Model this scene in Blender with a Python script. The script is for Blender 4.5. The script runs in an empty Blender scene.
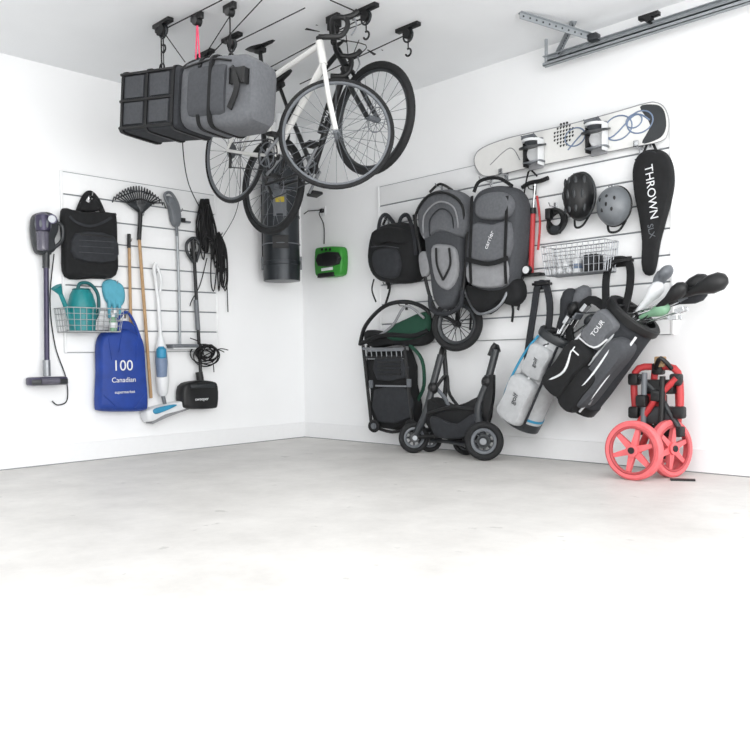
import bpy, bmesh, math, random
from mathutils import Vector, Matrix
random.seed(7)
V = Vector
# ------------------------------------------------------------------ camera
F = 790.0
TH = math.radians(44.5)
CAM = V((5.317, -4.519, 0.693))
MR = (Matrix.Rotation(TH, 3, 'Z') @ Matrix.Rotation(math.pi/2 - math.radians(1.3), 3, 'X')
      @ Matrix.Rotation(math.radians(-0.95), 3, 'Z'))
cd = bpy.data.cameras.new('camera'); cam = bpy.data.objects.new('camera', cd)
bpy.context.scene.collection.objects.link(cam)
cd.sensor_width = 36; cd.lens = 36*F/750; cd.clip_start = .05
cam.matrix_world = Matrix.Translation(CAM) @ MR.to_4x4()
bpy.context.scene.camera = cam
def ray(px, py): return MR @ V(((px-375)/F, -(py-375)/F, -1))
def RW(px, py, p=0):
    d = ray(px, py); t = (-p-CAM.y)/d.y; return CAM+d*t
def LW(px, py, p=0):
    d = ray(px, py); t = (p-CAM.x)/d.x; return CAM+d*t
def FL(px, py, z=0):
    d = ray(px, py); t = (z-CAM.z)/d.z; return CAM+d*t
def DP(px, py, dep): return CAM+ray(px, py)*dep
NR = V((0, -1, 0)); NL = V((1, 0, 0)); Z = V((0, 0, 1)); X = V((1, 0, 0)); Y = V((0, 1, 0))
def nrm(fn): return NR if fn is RW else NL
# ------------------------------------------------------------------ materials
def lin(h):
    h = h.lstrip('#'); r = []
    for i in (0, 2, 4):
        c = int(h[i:i+2], 16)/255
        r.append(c/12.92 if c <= .04045 else ((c+.055)/1.055)**2.4)
    return r
def mat(name, h, rough=.5, metal=0, var=.08, scale=30, bump=0.0, bscale=200, alpha=1):
    m = bpy.data.materials.new(name); m.use_nodes = True
    nt = m.node_tree; b = nt.nodes['Principled BSDF']
    c = lin(h)
    b.inputs['Roughness'].default_value = rough; b.inputs['Metallic'].default_value = metal
    tc = nt.nodes.new('ShaderNodeTexCoord')
    n = nt.nodes.new('ShaderNodeTexNoise'); n.inputs['Scale'].default_value = scale; n.inputs['Detail'].default_value = 4
    nt.links.new(tc.outputs['Object'], n.inputs['Vector'])
    r = nt.nodes.new('ShaderNodeValToRGB')
    r.color_ramp.elements[0].position = .3; r.color_ramp.elements[1].position = .7
    r.color_ramp.elements[0].color = [x*(1-var) for x in c]+[1]
    r.color_ramp.elements[1].color = [min(1, x*(1+var)) for x in c]+[1]
    nt.links.new(n.outputs['Fac'], r.inputs['Fac']); nt.links.new(r.outputs['Color'], b.inputs['Base Color'])
    if bump:
        n2 = nt.nodes.new('ShaderNodeTexNoise'); n2.inputs['Scale'].default_value = bscale
        nt.links.new(tc.outputs['Object'], n2.inputs['Vector'])
        bp = nt.nodes.new('ShaderNodeBump'); bp.inputs['Strength'].default_value = bump; bp.inputs['Distance'].default_value = .002
        nt.links.new(n2.outputs['Fac'], bp.inputs['Height']); nt.links.new(bp.outputs['Normal'], b.inputs['Normal'])
    if alpha < 1: b.inputs['Alpha'].default_value = alpha
    return m
BLK = mat('black_plastic', '#0e0f11', .5)
FAB = mat('black_fabric', '#121315', .9, bump=.4, var=.3)
DFAB = mat('charcoal_fabric', '#292b2f', .9, bump=.4, var=.2)
GFAB = mat('grey_fabric', '#5f6165', .85, bump=.4, var=.12, scale=60)
MGF = mat('mid_grey_fabric', '#424448', .85, bump=.4, var=.12, scale=60)
LGF = mat('light_grey_fabric', '#8b8c8f', .8, bump=.3)
RUB = mat('rubber', '#141517', .8)
CHR = mat('chrome', '#c8cacc', .25, 1)
ALU = mat('aluminium', '#95989c', .4, .8)
GAL = mat('galvanised_steel', '#9da2a6', .45, .5)
WHT = mat('white_plastic', '#dfe1e3', .4, var=.02)
WPT = mat('white_paint_gloss', '#dededc', .3, var=.02)
WIRE = mat('white_wire', '#a3a5a7', .4)
WOOD = mat('light_wood', '#b08f69', .6, var=.15, scale=20)
TEAL = mat('teal_plastic', '#127c80', .4)
TEALD = mat('dark_teal_plastic', '#0f5a5d', .5)
SKYB = mat('light_blue_cloth', '#56a3b8', .8)
GRN = mat('green_plastic', '#2f8c2c', .45)
LGRN = mat('pale_green_plastic', '#7ca688', .5)
BLUE = mat('blue_bag_fabric', '#163a8c', .6, bump=.4, var=.15, scale=12)
PURP = mat('purple_grey_plastic', '#3d3950', .35, .3)
SMOK = mat('smoked_plastic', '#5c5a66', .15)
RED = mat('red_metal', '#b5373a', .5, 0)
CORAL = mat('coral_plastic', '#dd686c', .6)
LCORAL = mat('dark_coral', '#ad464a', .6)
DGREEN = mat('dark_green_fabric', '#12402f', .8, bump=.3)
SILV = mat('silver_fabric', '#b3b5b7', .6, 0, bump=.2)
CYAN = mat('cyan_trim', '#2f88ad', .5)
BLUEG = mat('blue_grey_print', '#6f809a', .5)
GRYP = mat('grey_plastic', '#64686d', .4)
DGRY = mat('dark_grey_plastic', '#2c2f32', .4)
CANM = mat('canister_metal', '#2c3034', .35, .4)
YEL = mat('yellow_label', '#b8a430', .5)
ROPE = mat('black_cord', '#101012', .8)
PINK = mat('pink_cord', '#d8506e', .8)
TAN = mat('tan_leather', '#a78b68', .7)
GHEL = mat('grey_helmet_shell', '#6a6e72', .35)
# ------------------------------------------------------------------ mesh builder
def catmull(pts, k=6, closed=False):
    n = len(pts); out = []
    rng = range(n) if closed else range(n-1)
    for i in rng:
        if closed: a, b, c, d = pts[(i-1) % n], pts[i], pts[(i+1) % n], pts[(i+2) % n]
        else: a, b, c, d = pts[max(i-1, 0)], pts[i], pts[i+1], pts[min(i+2, n-1)]
        for j in range(k):
            t = j/k
            out.append(.5*((2*b)+(c-a)*t+(2*a-5*b+4*c-d)*t*t+(-a+3*b-3*c+d)*t**3))
    if not closed: out.append(pts[-1].copy())
    return out
def perp(d):
    d = d.normalized(); a = Z if abs(d.z) < .9 else X
    u = d.cross(a).normalized(); return u, d.cross(u).normalized()
class Obj:
    def __init__(s, name): s.name = name; s.bm = bmesh.new(); s.m = []; s.kids = []
    def mi(s, m):
        if m not in s.m: s.m.append(m)
        return s.m.index(m)
    def rings(s, rs, m, cap=True, closed=False):
        i = s.mi(m); vs = [[s.bm.verts.new(p) for p in r] for r in rs]
        n = len(vs[0]); R = range(len(vs)) if closed else range(len(vs)-1)
        for a in R:
            b = (a+1) % len(vs)
            for j in range(n):
                k = (j+1) % n
                f = s.bm.faces.new((vs[a][j], vs[a][k], vs[b][k], vs[b][j])); f.material_index = i
        if cap and not closed:
            for r in (vs[0][::-1], vs[-1]):
                f = s.bm.faces.new(r); f.material_index = i
    def tube(s, pts, r, m, n=8, closed=False, sm=0):
        pts = [V(p) for p in pts]
        if sm: pts = catmull(pts, sm, closed)
        N = len(pts); rs = []; u = None
        for i, p in enumerate(pts):
            a = pts[i-1] if (i > 0 or closed) else p; b = pts[(i+1) % N] if (i < N-1 or closed) else p
            d = (b-a)
            if d.length < 1e-9: d = Z
            d.normalize()
            if u is None: u, _ = perp(d)
            u = (u-d*u.dot(d))
            if u.length < 1e-6: u, _ = perp(d)
            u.normalize(); w = d.cross(u)
            rr = r[min(i*len(r)//N, len(r)-1)] if isinstance(r, (list, tuple)) else r
            rs.append([p+(u*math.cos(2*math.pi*j/n)+w*math.sin(2*math.pi*j/n))*rr for j in range(n)])
        s.rings(rs, m, True, closed)
    def cyl(s, a, b, r, m, r2=None, n=20):
        a = V(a); b = V(b); u, w = perp(b-a); r2 = r if r2 is None else r2
        s.rings([[p+(u*math.cos(2*math.pi*j/n)+w*math.sin(2*math.pi*j/n))*q for j in range(n)] for p, q in ((a, r), (b, r2))], m)
    def lathe(s, a, d, prof, m, n=28):
        d = d.normalized(); u, w = perp(d)
        s.rings([[a+d*h+(u*math.cos(2*math.pi*j/n)+w*math.sin(2*math.pi*j/n))*max(q, 1e-4) for j in range(n)] for h, q in prof], m)
    def hoop(s, c, nr, R, r, m, seg=48, n=8, a0=0, a1=2*math.pi, e1=None, sy=1):
        nr = nr.normalized()
        u, w = perp(nr)
        if e1 is not None: u = e1.normalized(); w = nr.cross(u)
        full = abs(a1-a0-2*math.pi) < 1e-6
        K = seg if full else seg+1
        pts = [c+(u*math.cos(a0+(a1-a0)*i/seg)+w*math.sin(a0+(a1-a0)*i/seg)*sy)*R for i in range(K)]
        s.tube(pts, r, m, n, full)
    def box(s, c, ax, ay, az, m, bev=0.0, seg=2):
        c = V(c); t = bmesh.new(); bmesh.ops.create_cube(t, size=2)
        M = Matrix((ax, ay, az)).transposed()
        for v in t.verts: v.co = M @ v.co
        if bev > 0: bmesh.ops.bevel(t, geom=t.edges[:], offset=bev, segments=seg, affect='EDGES', profile=.5)
        for v in t.verts: v.co += c
        s.merge(t, m)
    def abox(s, lo, hi, m, bev=0):
        lo = V(lo); hi = V(hi); c = (lo+hi)/2; h = (hi-lo)/2
        s.box(c, V((h.x, 0, 0)), V((0, h.y, 0)), V((0, 0, h.z)), m, bev)
    def merge(s, t, m):
        i = s.mi(m)
        bmesh.ops.recalc_face_normals(t, faces=t.faces)
        mp = {}
        for v in t.verts: mp[v] = s.bm.verts.new(v.co)
        for f in t.faces:
            g = s.bm.faces.new([mp[v] for v in f.verts]); g.material_index = i
        t.free()
    def ell(s, c, ax, ay, az, m, u=20, v=12):
        t = bmesh.new(); bmesh.ops.create_uvsphere(t, u_segments=u, v_segments=v, radius=1)
        M = Matrix((ax, ay, az)).transposed()
        for q in t.verts: q.co = M @ q.co + V(c)
        s.merge(t, m)
    def soft(s, fn, pts, p0, p1, m, rnd=.14, sm=4, steps=4, back=.4):
        """inflated fabric/plastic body: outline lies on a wall-parallel plane"""
        n = nrm(fn)
        P = [fn(x, y, p1) for x, y in pts]
        P = [q-n*(p1-p0) for q in P]
        if sm: P = catmull(P, sm, True)
        c = sum(P, V((0, 0, 0)))/len(P)
        rs = []
        d = p1-p0; hb = d*back
        rs.append([c+(q-c)*(1-rnd*.5) for q in P])
        rs.append([q+n*hb*.5 for q in P])
        for k in range(steps+1):
            a = math.pi/2*k/steps
            rs.append([c+(q-c)*(1-rnd*(1-math.cos(a)))+n*(hb+(d-hb)*math.sin(a)) for q in P])
        s.rings(rs, m)
    def slab(s, fn, pts, p0, p1, m, sm=0):
        n = nrm(fn); P = [fn(x, y, p1) for x, y in pts]
        if sm: P = catmull(P, sm, True)
        s.rings([[q-n*(p1-p0) for q in P], P], m)
    def strap(s, pts, w, t, nr, m, sm=5):
        pts = [V(p) for p in pts]
        if sm: pts = catmull(pts, sm)
        rs = []
        for i, p in enumerate(pts):
            d = (pts[min(i+1, len(pts)-1)]-pts[max(i-1, 0)]).normalized()
            sd = d.cross(nr)
            if sd.length < 1e-4: sd = perp(d)[0]
            sd.normalize(); k = sd.cross(d).normalized()
            rs.append([p+sd*w/2+k*t/2, p-sd*w/2+k*t/2, p-sd*w/2-k*t/2, p+sd*w/2-k*t/2])
        s.rings(rs, m)
    def wheel(s, c, nr, R, tr, mt, mr, spokes=24, sr=.0012, hub=.02, hw=.05, ms=None, rimr=None):
        nr = nr.normalized(); u, w = perp(nr)
        s.hoop(c, nr, R-tr, tr, mt, 56, 10)
        rimr = rimr or tr*.7
        s.hoop(c, nr, R-2*tr-rimr*.3, rimr, mr, 56, 6)
        s.cyl(c-nr*hw/2, c+nr*hw/2, hub, ms or mr, n=14)
        for i in range(spokes):
            a = 2*math.pi*i/spokes; o = (1 if i % 2 else -1)
            a2 = a+(.25 if spokes > 12 else 0)*(1 if (i//2) % 2 else -1)
            q = c+(u*math.cos(a)+w*math.sin(a))*(R-2*tr)
            h = c+(u*math.cos(a2)+w*math.sin(a2))*hub*.9+nr*o*hw*.4*(1 if spokes > 12 else .3)
            s.tube([h, q], sr, ms or mr, 5)
    def text(s, body, loc, rot, size, m, ext=.0008):
        s.kids.append((body, loc, rot, size, m, ext))
    def hook(s, fn, p, out=.06, m=CHR):
        """slatwall hook whose arm passes under point p and is anchored on the wall panel"""
        n = nrm(fn); b = V((p.x, 0, p.z)) if fn is RW else V((0, p.y, p.z))
        t = V((1, 0, 0)) if fn is RW else V((0, 1, 0))
        s.box(b+n*.022, t*.012, Z*.03, n*.004, m, .002)
        s.tube([b+n*.022, b+n*out, b+n*(out+.015)+Z*.02], .0035, m, 8)
    def done(s):
        bmesh.ops.recalc_face_normals(s.bm, faces=s.bm.faces)
        co = [v.co for v in s.bm.verts]
        o = V((sum(c.x for c in co), sum(c.y for c in co), sum(c.z for c in co)))/len(co)
        for v in s.bm.verts: v.co -= o
        me = bpy.data.meshes.new(s.name); s.bm.to_mesh(me); s.bm.free()
        for m in s.m: me.materials.append(m)
        me.shade_smooth(); me.set_sharp_from_angle(angle=math.radians(38))
        ob = bpy.data.objects.new(s.name, me); ob.location = o
        bpy.context.scene.collection.objects.link(ob)
        for i, (b, loc, rot, size, m, ext) in enumerate(s.kids):
            cu = bpy.data.curves.new('lettering', 'FONT'); cu.body = b; cu.size = size; cu.extrude = ext
            cu.align_x = 'CENTER'; cu.align_y = 'CENTER'
            to = bpy.data.objects.new('tmp', cu); bpy.context.scene.collection.objects.link(to)
            bpy.context.view_layer.update()
            tm = bpy.data.meshes.new_from_object(to.evaluated_get(bpy.context.evaluated_depsgraph_get()))
            bpy.data.objects.remove(to)
            tm.materials.clear(); tm.materials.append(m)
            k = bpy.data.objects.new('lettering_%d' % (i+1), tm); bpy.context.scene.collection.objects.link(k)
            k.parent = ob; k.matrix_local = Matrix.Translation(V(loc)-o) @ rot.to_4x4()
        return ob
def ROTR(a=0): return Matrix.Rotation(math.pi/2, 3, 'X') @ Matrix.Rotation(a, 3, 'Z')
def ROTL(a=0): return Matrix.Rotation(math.pi/2, 3, 'Z') @ Matrix.Rotation(math.pi/2, 3, 'X') @ Matrix.Rotation(a, 3, 'Z')

# ------------------------------------------------------------------ room
H = 2.70; XE = 7.6; YE = -7.2
wallm = mat('white_wall_paint', '#f3f4f5', .75, var=.01, scale=3, bump=.08, bscale=120)
ceilm = mat('ceiling_paint', '#eef0f2', .85, var=.015, scale=3, bump=.15, bscale=150)
basem = mat('baseboard_paint', '#ecedee', .5, var=.01)
slatm = mat('slat_white', '#eff0f1', .4, var=.01)
groove = mat('slat_groove', '#85898d', .6, var=.02)
seam = mat('wall_floor_seam_shade', '#8d9092', .7, var=.05)  # dark grey paints the shade line along the wall-floor seam
# concrete floor
fm = bpy.data.materials.new('polished_concrete'); fm.use_nodes = True
nt = fm.node_tree; b = nt.nodes['Principled BSDF']; tc = nt.nodes.new('ShaderNodeTexCoord')
n1 = nt.nodes.new('ShaderNodeTexNoise'); n1.inputs['Scale'].default_value = 2.2; n1.inputs['Detail'].default_value = 12; n1.inputs['Roughness'].default_value = .7
nt.links.new(tc.outputs['Object'], n1.inputs['Vector'])
r1 = nt.nodes.new('ShaderNodeValToRGB'); r1.color_ramp.elements[0].position = .32; r1.color_ramp.elements[1].position = .68
r1.color_ramp.elements[0].color = lin('#c2c0bd')+[1]; r1.color_ramp.elements[1].color = lin('#dad8d5')+[1]
nt.links.new(n1.outputs['Fac'], r1.inputs['Fac'])
n2 = nt.nodes.new('ShaderNodeTexNoise'); n2.inputs['Scale'].default_value = 9; n2.inputs['Detail'].default_value = 6
nt.links.new(tc.outputs['Object'], n2.inputs['Vector'])
r2 = nt.nodes.new('ShaderNodeValToRGB'); r2.color_ramp.elements[0].position = .69; r2.color_ramp.elements[1].position = .74
r2.color_ramp.elements[0].color = (0, 0, 0, 1); r2.color_ramp.elements[1].color = (.6, .6, .6, 1)
nt.links.new(n2.outputs['Fac'], r2.inputs['Fac'])
mx = nt.nodes.new('ShaderNodeMix'); mx.data_type = 'RGBA'
nt.links.new(r2.outputs['Color'], mx.inputs['Factor']); nt.links.new(r1.outputs['Color'], mx.inputs['A'])
mx.inputs['B'].default_value = lin('#a9a8a5')+[1]
nt.links.new(mx.outputs['Result'], b.inputs['Base Color'])
b.inputs['Roughness'].default_value = .5
bp = nt.nodes.new('ShaderNodeBump'); bp.inputs['Strength'].default_value = .1; bp.inputs['Distance'].default_value = .01
nt.links.new(n1.outputs['Fac'], bp.inputs['Height']); nt.links.new(bp.outputs['Normal'], b.inputs['Normal'])
def shell(name, lo, hi, m):
    o = Obj(name); o.abox(lo, hi, m); return o.done()
shell('floor', (-.15, YE, -.1), (XE+1.5, .15, 0), fm)
shell('ceiling', (-.15, YE, H), (XE, .15, H+.1), ceilm)
shell('wall_right', (0, 0, 0), (XE, .15, H), wallm)
shell('wall_left', (-.15, YE, 0), (0, .15, H), wallm)
shell('wall_front', (-.15, YE-.15, 0), (XE, YE, H), wallm)
shell('baseboard_right', (0, -.016, 0.006), (XE, 0, .135), basem)
shell('baseboard_left', (0, YE, 0.006), (.016, -.016, .135), basem)
shell('seam_shade_1', (0.012, -.012, 0), (XE, 0, .006), seam)  # thin dark strips: shade under the baseboards put in as colour
shell('seam_shade_2', (0, YE, 0), (.012, 0, .006), seam)
# slat wall panels
def slats(name, fn, a, b_, z0, z1):
    o = Obj(name)
    def bx(u0, u1, za, zb, p0, p1, m, bev=0):
        if fn is RW: o.abox((u0, -p1, za), (u1, -p0, zb), m, bev)
        else: o.abox((p0, u0, za), (p1, u1, zb), m, bev)
    bx(a, b_, z0, z1, 0.0005, .010, groove)
    n = round((z1-z0)/.152); h = (z1-z0)/n
    for i in range(n): bx(a, b_, z0+i*h+.004, z0+(i+1)*h-.006, .009, .020, slatm, .0025)
    for u in (a, b_): bx(u-.008, u+.008, z0, z1, 0.0005, .024, slatm, .002)
    return o.done()
xa = RW(380, 187, 0); xb = RW(672, 115, 0)
slats('slatwall_panel', RW, xa.x, xb.x, xa.z-1.24, xa.z)
ya = LW(60, 171, 0)
slats('slatwall_panel', LW, ya.y, ya.y+1.24, ya.z-1.24, ya.z)

# ================================================================== LEFT WALL
o = Obj('cordless_stick_vacuum')
o.box(LW(46, 235, .015), X*.015, Y*.03, Z*.13, DGRY, .006)
o.soft(LW, [(36, 214), (48, 211), (58, 216), (60, 229), (56, 240), (57, 250), (48, 254), (38, 252), (34, 238), (33, 224)], .03, .10, DGRY, .2)
o.lathe(LW(43, 251, .11), Z, [(0, .02), (.005, .037), (.12, .04), (.13, .034)], SMOK)
o.lathe(LW(43, 231, .11), Z, [(0, .045), (.05, .05), (.10, .046), (.12, .02)], PURP)
for i in range(6):
    a = i*.9-1.6; o.ell(LW(43, 226, .11)+V((math.cos(a)*.042, math.sin(a)*.042, .01)), X*.012, Y*.012, Z*.03, GRYP, 10, 8)
o.cyl(LW(52, 219, .05), LW(52, 219, .16), .032, PURP); o.cyl(LW(52, 219, .16), LW(52, 219, .17), .024, ALU)
o.tube([LW(54, 222, .09), LW(62, 226, .09), LW(62, 240, .09), LW(54, 248, .09)], .012, DGRY, sm=5)
o.cyl(LW(46, 252, .07), LW(47, 374, .06), .017, PURP); o.cyl(LW(46, 252, .07), LW(46, 268, .07), .023, DGRY)
o.cyl(LW(46.5, 360, .062), LW(47, 376, .06), .024, ALU)
c = LW(47, 381, .075); o.box(c, X*.05, Y*.125, Z*.028, PURP, .015); o.box(c+V((.045, 0, -.005)), X*.012, Y*.12, Z*.018, DGRY, .006)
o.cyl(c+Y*.06+X*.05, c-Y*.06+X*.05, .02, SMOK)
o.tube([LW(54, 254, .03), LW(50, 300, .012), LW(55, 345, .012), LW(66, 378, .012), LW(67, 400, .012), LW(58, 405, .012), LW(52, 401, .012)], .004, ROPE, sm=6)
o.done()

o = Obj('black_tote_bag')
o.soft(LW, [(64, 210), (74, 209), (84, 211), (100, 211), (113, 212), (118, 216), (119, 245), (118, 275), (95, 278), (68, 276), (65, 245)], .024, .10, FAB, .1)
o.soft(LW, [(77, 233), (115, 236), (116, 261), (76, 258)], .09, .125, DFAB, .1, sm=3)
o.strap([LW(80, 234, .128), LW(112, 237, .128)], .012, .004, NL, BLK, 0)
for y in (240, 246, 252): o.strap([LW(79, y, .127), LW(114, y+2, .127)], .004, .003, NL, MGF, 0)
o.strap([LW(78, 212, .06), LW(84, 198, .05), LW(90, 193, .045), LW(97, 200, .05), LW(103, 213, .06)], .035, .012, NL, FAB)
o.soft(LW, [(80, 210), (83, 200), (90, 203), (96, 198), (101, 210)], .03, .075, FAB, .2)
o.strap([LW(66, 212, .09), LW(76, 222, .108), LW(90, 226, .11), LW(104, 222, .108), LW(116, 214, .09)], .018, .005, NL, DFAB)
o.hook(LW, LW(90, 196, .03)); o.done()

o = Obj('fan_rake')
t0 = LW(141, 214, .07)
o.cyl(LW(139, 236, .07), LW(151, 398, .05), .012, WOOD); o.cyl(LW(140.5, 212, .07), LW(139, 240, .07), .016, BLK)
for i in range(19):
    a = (i-9)/9
    tip = LW(139+a*25, 187+abs(a)**2*13-(1-abs(a))*1.0+a*3, .07); bend = LW(139+a*26.5, 192+abs(a)**2*13+a*3, .10)
    mid = LW(140+a*13, 203, .07)
    o.tube([t0, mid, tip, bend], .0055, DGRY, 5)
o.tube([LW(127, 203, .072), LW(140, 199, .072), LW(154, 204, .072)], .006, BLK, sm=4)
o.tube([LW(118, 198, .072), LW(130, 193, .072), LW(140, 191, .072), LW(150, 194, .072), LW(161, 200, .072)], .004, DGRY, sm=4)
o.hook(LW, LW(140.5, 216, .04), .08); o.done()

o = Obj('push_broom')
o.cyl(LW(129, 236, .05), LW(131, 335, .05), .011, WOOD); o.cyl(LW(129, 234, .05), LW(129, 248, .05), .013, BLK)
o.cyl(LW(131, 328, .05), LW(131, 346, .05), .018, BLK)
c = LW(131, 350, .055); o.box(c, X*.025, Y*.09, Z*.018, BLK, .005)
for i in range(12): o.cyl(c+Y*(-.08+.0145*i)-Z*.01, c+Y*(-.085+.0155*i)-Z*.07, .008, DGRY, .009, 8)
o.hook(LW, LW(129, 242, .03)); o.done()

def basket(o, fn, px0, px1, pyt, pyb, p0, p1, m, nv=9, nh=4, rr=.002):
    A = fn(px0, pyt, p1); B = fn(px1, pyt, p1); C = fn(px0, pyb, p1)
    n = nrm(fn); u = (X if fn is RW else Y)
    ua, ub = A.dot(u), B.dot(u); zt, zb = A.z, C.z
    def P(a, z, p): return u*a+Z*z+n*p
    def ringz(z, ins, r):
        o.tube([P(ua+ins, z, p0), P(ub-ins, z, p0), P(ub-ins, z, p1-ins), P(ua+ins, z, p1-ins)], r, m, 6, True)
    for i in range(nh+1):
        t = i/nh; ringz(zb+(zt-zb)*t, .02*(1-t), .0038 if i in (0, nh) else rr)
    for i in range(nv+1):
        t = i/nv; a = ua+(ub-ua)*t; a2 = ua+.02+(ub-ua-.04)*t
        o.tube([P(a, zt, p0), P(a2, zb, p0), P(a2, zb, p1-.02), P(a, zt, p1)], rr, m, 5)
    for i in range(5):
        p = p0+(p1-p0-.02)*(i+.5)/5
        for (q, q2) in ((ua, ua+.02), (ub, ub-.02)): o.tube([P(q, zt, p), P(q2, zb, p)], rr, m, 5)
        o.tube([P(ua+.02, zb, p), P(ub-.02, zb, p)], rr, m, 5)
    return P, ua, ub, zt, zb
o = Obj('wire_basket'); P, ua, ub, zt, zb = basket(o, LW, 67, 124, 307, 331, .022, .22, WIRE); o.done()
o = Obj('watering_can')
uu = ua+.15
o.lathe(P(uu, zb+.004, .115), Z, [(0, .07), (.003, .085), (.10, .092), (.18, .092), (.25, .074), (.285, .055), (.29, .05)], TEAL)
o.tube([P(uu-.07, zb+.06, .12), P(uu-.12, zb+.16, .14), P(uu-.165, zb+.26, .15)], [.024, .016, .014], TEAL, 12)
o.cyl(P(uu-.160, zb+.25, .15), P(uu-.19, zb+.295, .157), .014, TEAL, .038)
o.tube([P(uu-.02, zb+.28, .10), P(uu+.0, zb+.33, .10), P(uu+.07, zb+.33, .10), P(uu+.125, zb+.26, .10), P(uu+.125, zb+.14, .10), P(uu+.085, zb+.07, .10)], .012, TEALD, 10, sm=5)
o.hoop(P(uu, zb+.285, .115), Z, .052, .008, TEALD, 24, 8); o.done()
o = Obj('garden_gloves')
o.soft(LW, [(104, 284), (110, 279), (118, 281), (125, 287), (126, 300), (121, 307), (112, 305), (106, 298)], .02, .06, SKYB, .3)
for dx in (0, 5, 10): o.tube([LW(109+dx, 300, .05), LW(110+dx, 318, .05)], .014, SKYB, 8)
o.hook(LW, LW(115, 284, .03), .06); o.done()
o = Obj('spray_bottle')
q = P(ub-.055, zb+.004, .165); o.lathe(q, Z, [(0, .022), (.01, .026), (.07, .026), (.09, .012), (.10, .012)], LGRN)
o.cyl(q+Z*.10, q+Z*.125, .014, WHT); o.box(q+Z*.135+V((.01, 0, 0)), X*.028, Y*.01, Z*.012, WHT, .004); o.lathe(q+Z*.025, Z, [(0, .0265), (.035, .0268)], WHT); o.done()

o = Obj('reusable_shopping_bag')
o.soft(LW, [(101, 345), (106, 333), (116, 330), (128, 328), (140, 333), (146, 344), (148, 372), (150, 405), (146, 411), (125, 412), (104, 411), (100, 405), (101, 372)], .022, .13, BLUE, .13)
for k in (0, 1): o.strap([LW(107, 338, .05+.07*k), LW(116, 322, .05+.04*k), LW(126, 312, .05), LW(134, 322, .05+.04*k), LW(140, 338, .05+.07*k)], .02, .003, NL, BLUE)
o.soft(LW, [(112, 334), (118, 323), (130, 321), (138, 330), (136, 338), (114, 338)], .05, .10, BLUE, .2)
for a, b_ in (((108, 335), (112, 360)), ((122, 332), (119, 352)), ((138, 336), (136, 362)), ((103, 395), (118, 408)), ((146, 392), (135, 408))):
    o.tube([LW(a[0], a[1], .128), LW(b_[0], b_[1], .134)], .004, BLUE, 6)
o.text('100', LW(123, 366, .134), ROTL(), .105, WHT); o.text('Canadian', LW(124, 380, .134), ROTL(), .05, WHT)
o.text('supermarket', LW(125, 392, .134), ROTL(), .03, WHT)
o.hook(LW, LW(126, 314, .05), .075); o.done()

o = Obj('steam_mop')
o.tube([LW(158, 300, .06), LW(156, 283, .06), LW(154, 268, .07), LW(156, 263, .08)], .013, WHT, 10, sm=4)
o.tube([LW(157, 266, .08), LW(161, 278, .09), LW(160, 292, .07)], .010, WHT, 10, sm=4)
o.cyl(LW(158, 295, .06), LW(161, 345, .06), .014, WHT)
o.lathe(LW(163, 396, .07), (LW(160, 325, .07)-LW(163, 396, .07)), [(0, .02), (.02, .038), (.12, .05), (.25, .05), (.36, .042), (.42, .025), (.46, .015)], WHT)
o.lathe(LW(162, 378, .085), (LW(160, 325, .085)-LW(162, 378, .085)), [(0, .02), (.01, .04), (.12, .046), (.2, .04), (.22, .02)], BLUEG)
o.lathe(LW(161.5, 360, .10), Z, [(0, .018), (.02, .036), (.08, .036), (.10, .018)], CYAN)
o.tube([LW(163, 396, .07), LW(165, 405, .07)], .015, GRYP)
o.soft(LW, [(147, 411), (160, 406), (176, 402), (188, 401), (190, 407), (180, 411), (165, 415), (152, 422), (148, 420)], .0, .11, WHT, .15)
o.soft(LW, [(155, 409), (170, 405), (178, 405), (166, 411), (156, 414)], .10, .125, CYAN, .2)
o.slab(LW, [(147, 414), (153, 424), (168, 417), (190, 409), (189, 405)], .004, .10, LGF)
o.hook(LW, LW(157, 272, .05), .07); o.done()

o = Obj('grass_edger')
o.tube([LW(180, 345, .05), LW(179, 290, .05), LW(177, 228, .05)], .010, GAL, 10)
o.tube([LW(177, 236, .05), LW(176, 224, .06), LW(172, 210, .07), LW(166, 200, .07), LW(165, 194, .07), LW(171, 193, .07), LW(178, 205, .07), LW(180, 220, .06)], .011, GRYP, 10, sm=5)
o.soft(LW, [(168, 196), (175, 198), (182, 212), (181, 226), (174, 224), (171, 210)], .03, .08, GRYP, .25)
o.box(LW(181, 220, .05), X*.02, Y*.03, Z*.015, BLK, .005); o.box(LW(187, 222, .05), X*.01, Y*.03, Z*.008, GRYP, .004)
c = LW(182, 346, .08); o.box(c, X*.055, Y*.115, Z*.014, GRYP, .008); o.box(c-Z*.014, X*.045, Y*.10, Z*.008, WHT, .003)
o.hook(LW, LW(179, 212, .05), .085); o.done()

o = Obj('carpet_sweeper')
o.cyl(LW(194, 255, .06), LW(201, 380, .07), .013, BLK); o.cyl(LW(193, 240, .06), LW(194.5, 262, .06), .020, BLK)
o.tube([LW(193, 262, .06), LW(187, 252, .07), LW(187, 243, .07), LW(194, 238, .07), LW(200, 246, .07), LW(196, 262, .06)], .012, DGRY, 10, sm=5)
o.cyl(LW(196, 300, .06), LW(198, 330, .062), .018, GRYP)
o.soft(LW, [(184, 386), (196, 381), (214, 381), (219, 386), (219, 405), (214, 409), (188, 409), (183, 404)], .022, .13, BLK, .1, sm=3)
o.box(LW(202, 386, .12), X*.02, Y*.11, Z*.015, DGRY, .006)
o.text('sweeper', LW(202, 399, .1315), ROTL(), .035, WHT)
o.cyl(LW(199, 372, .07), LW(201, 384, .075), .028, BLK)
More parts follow.
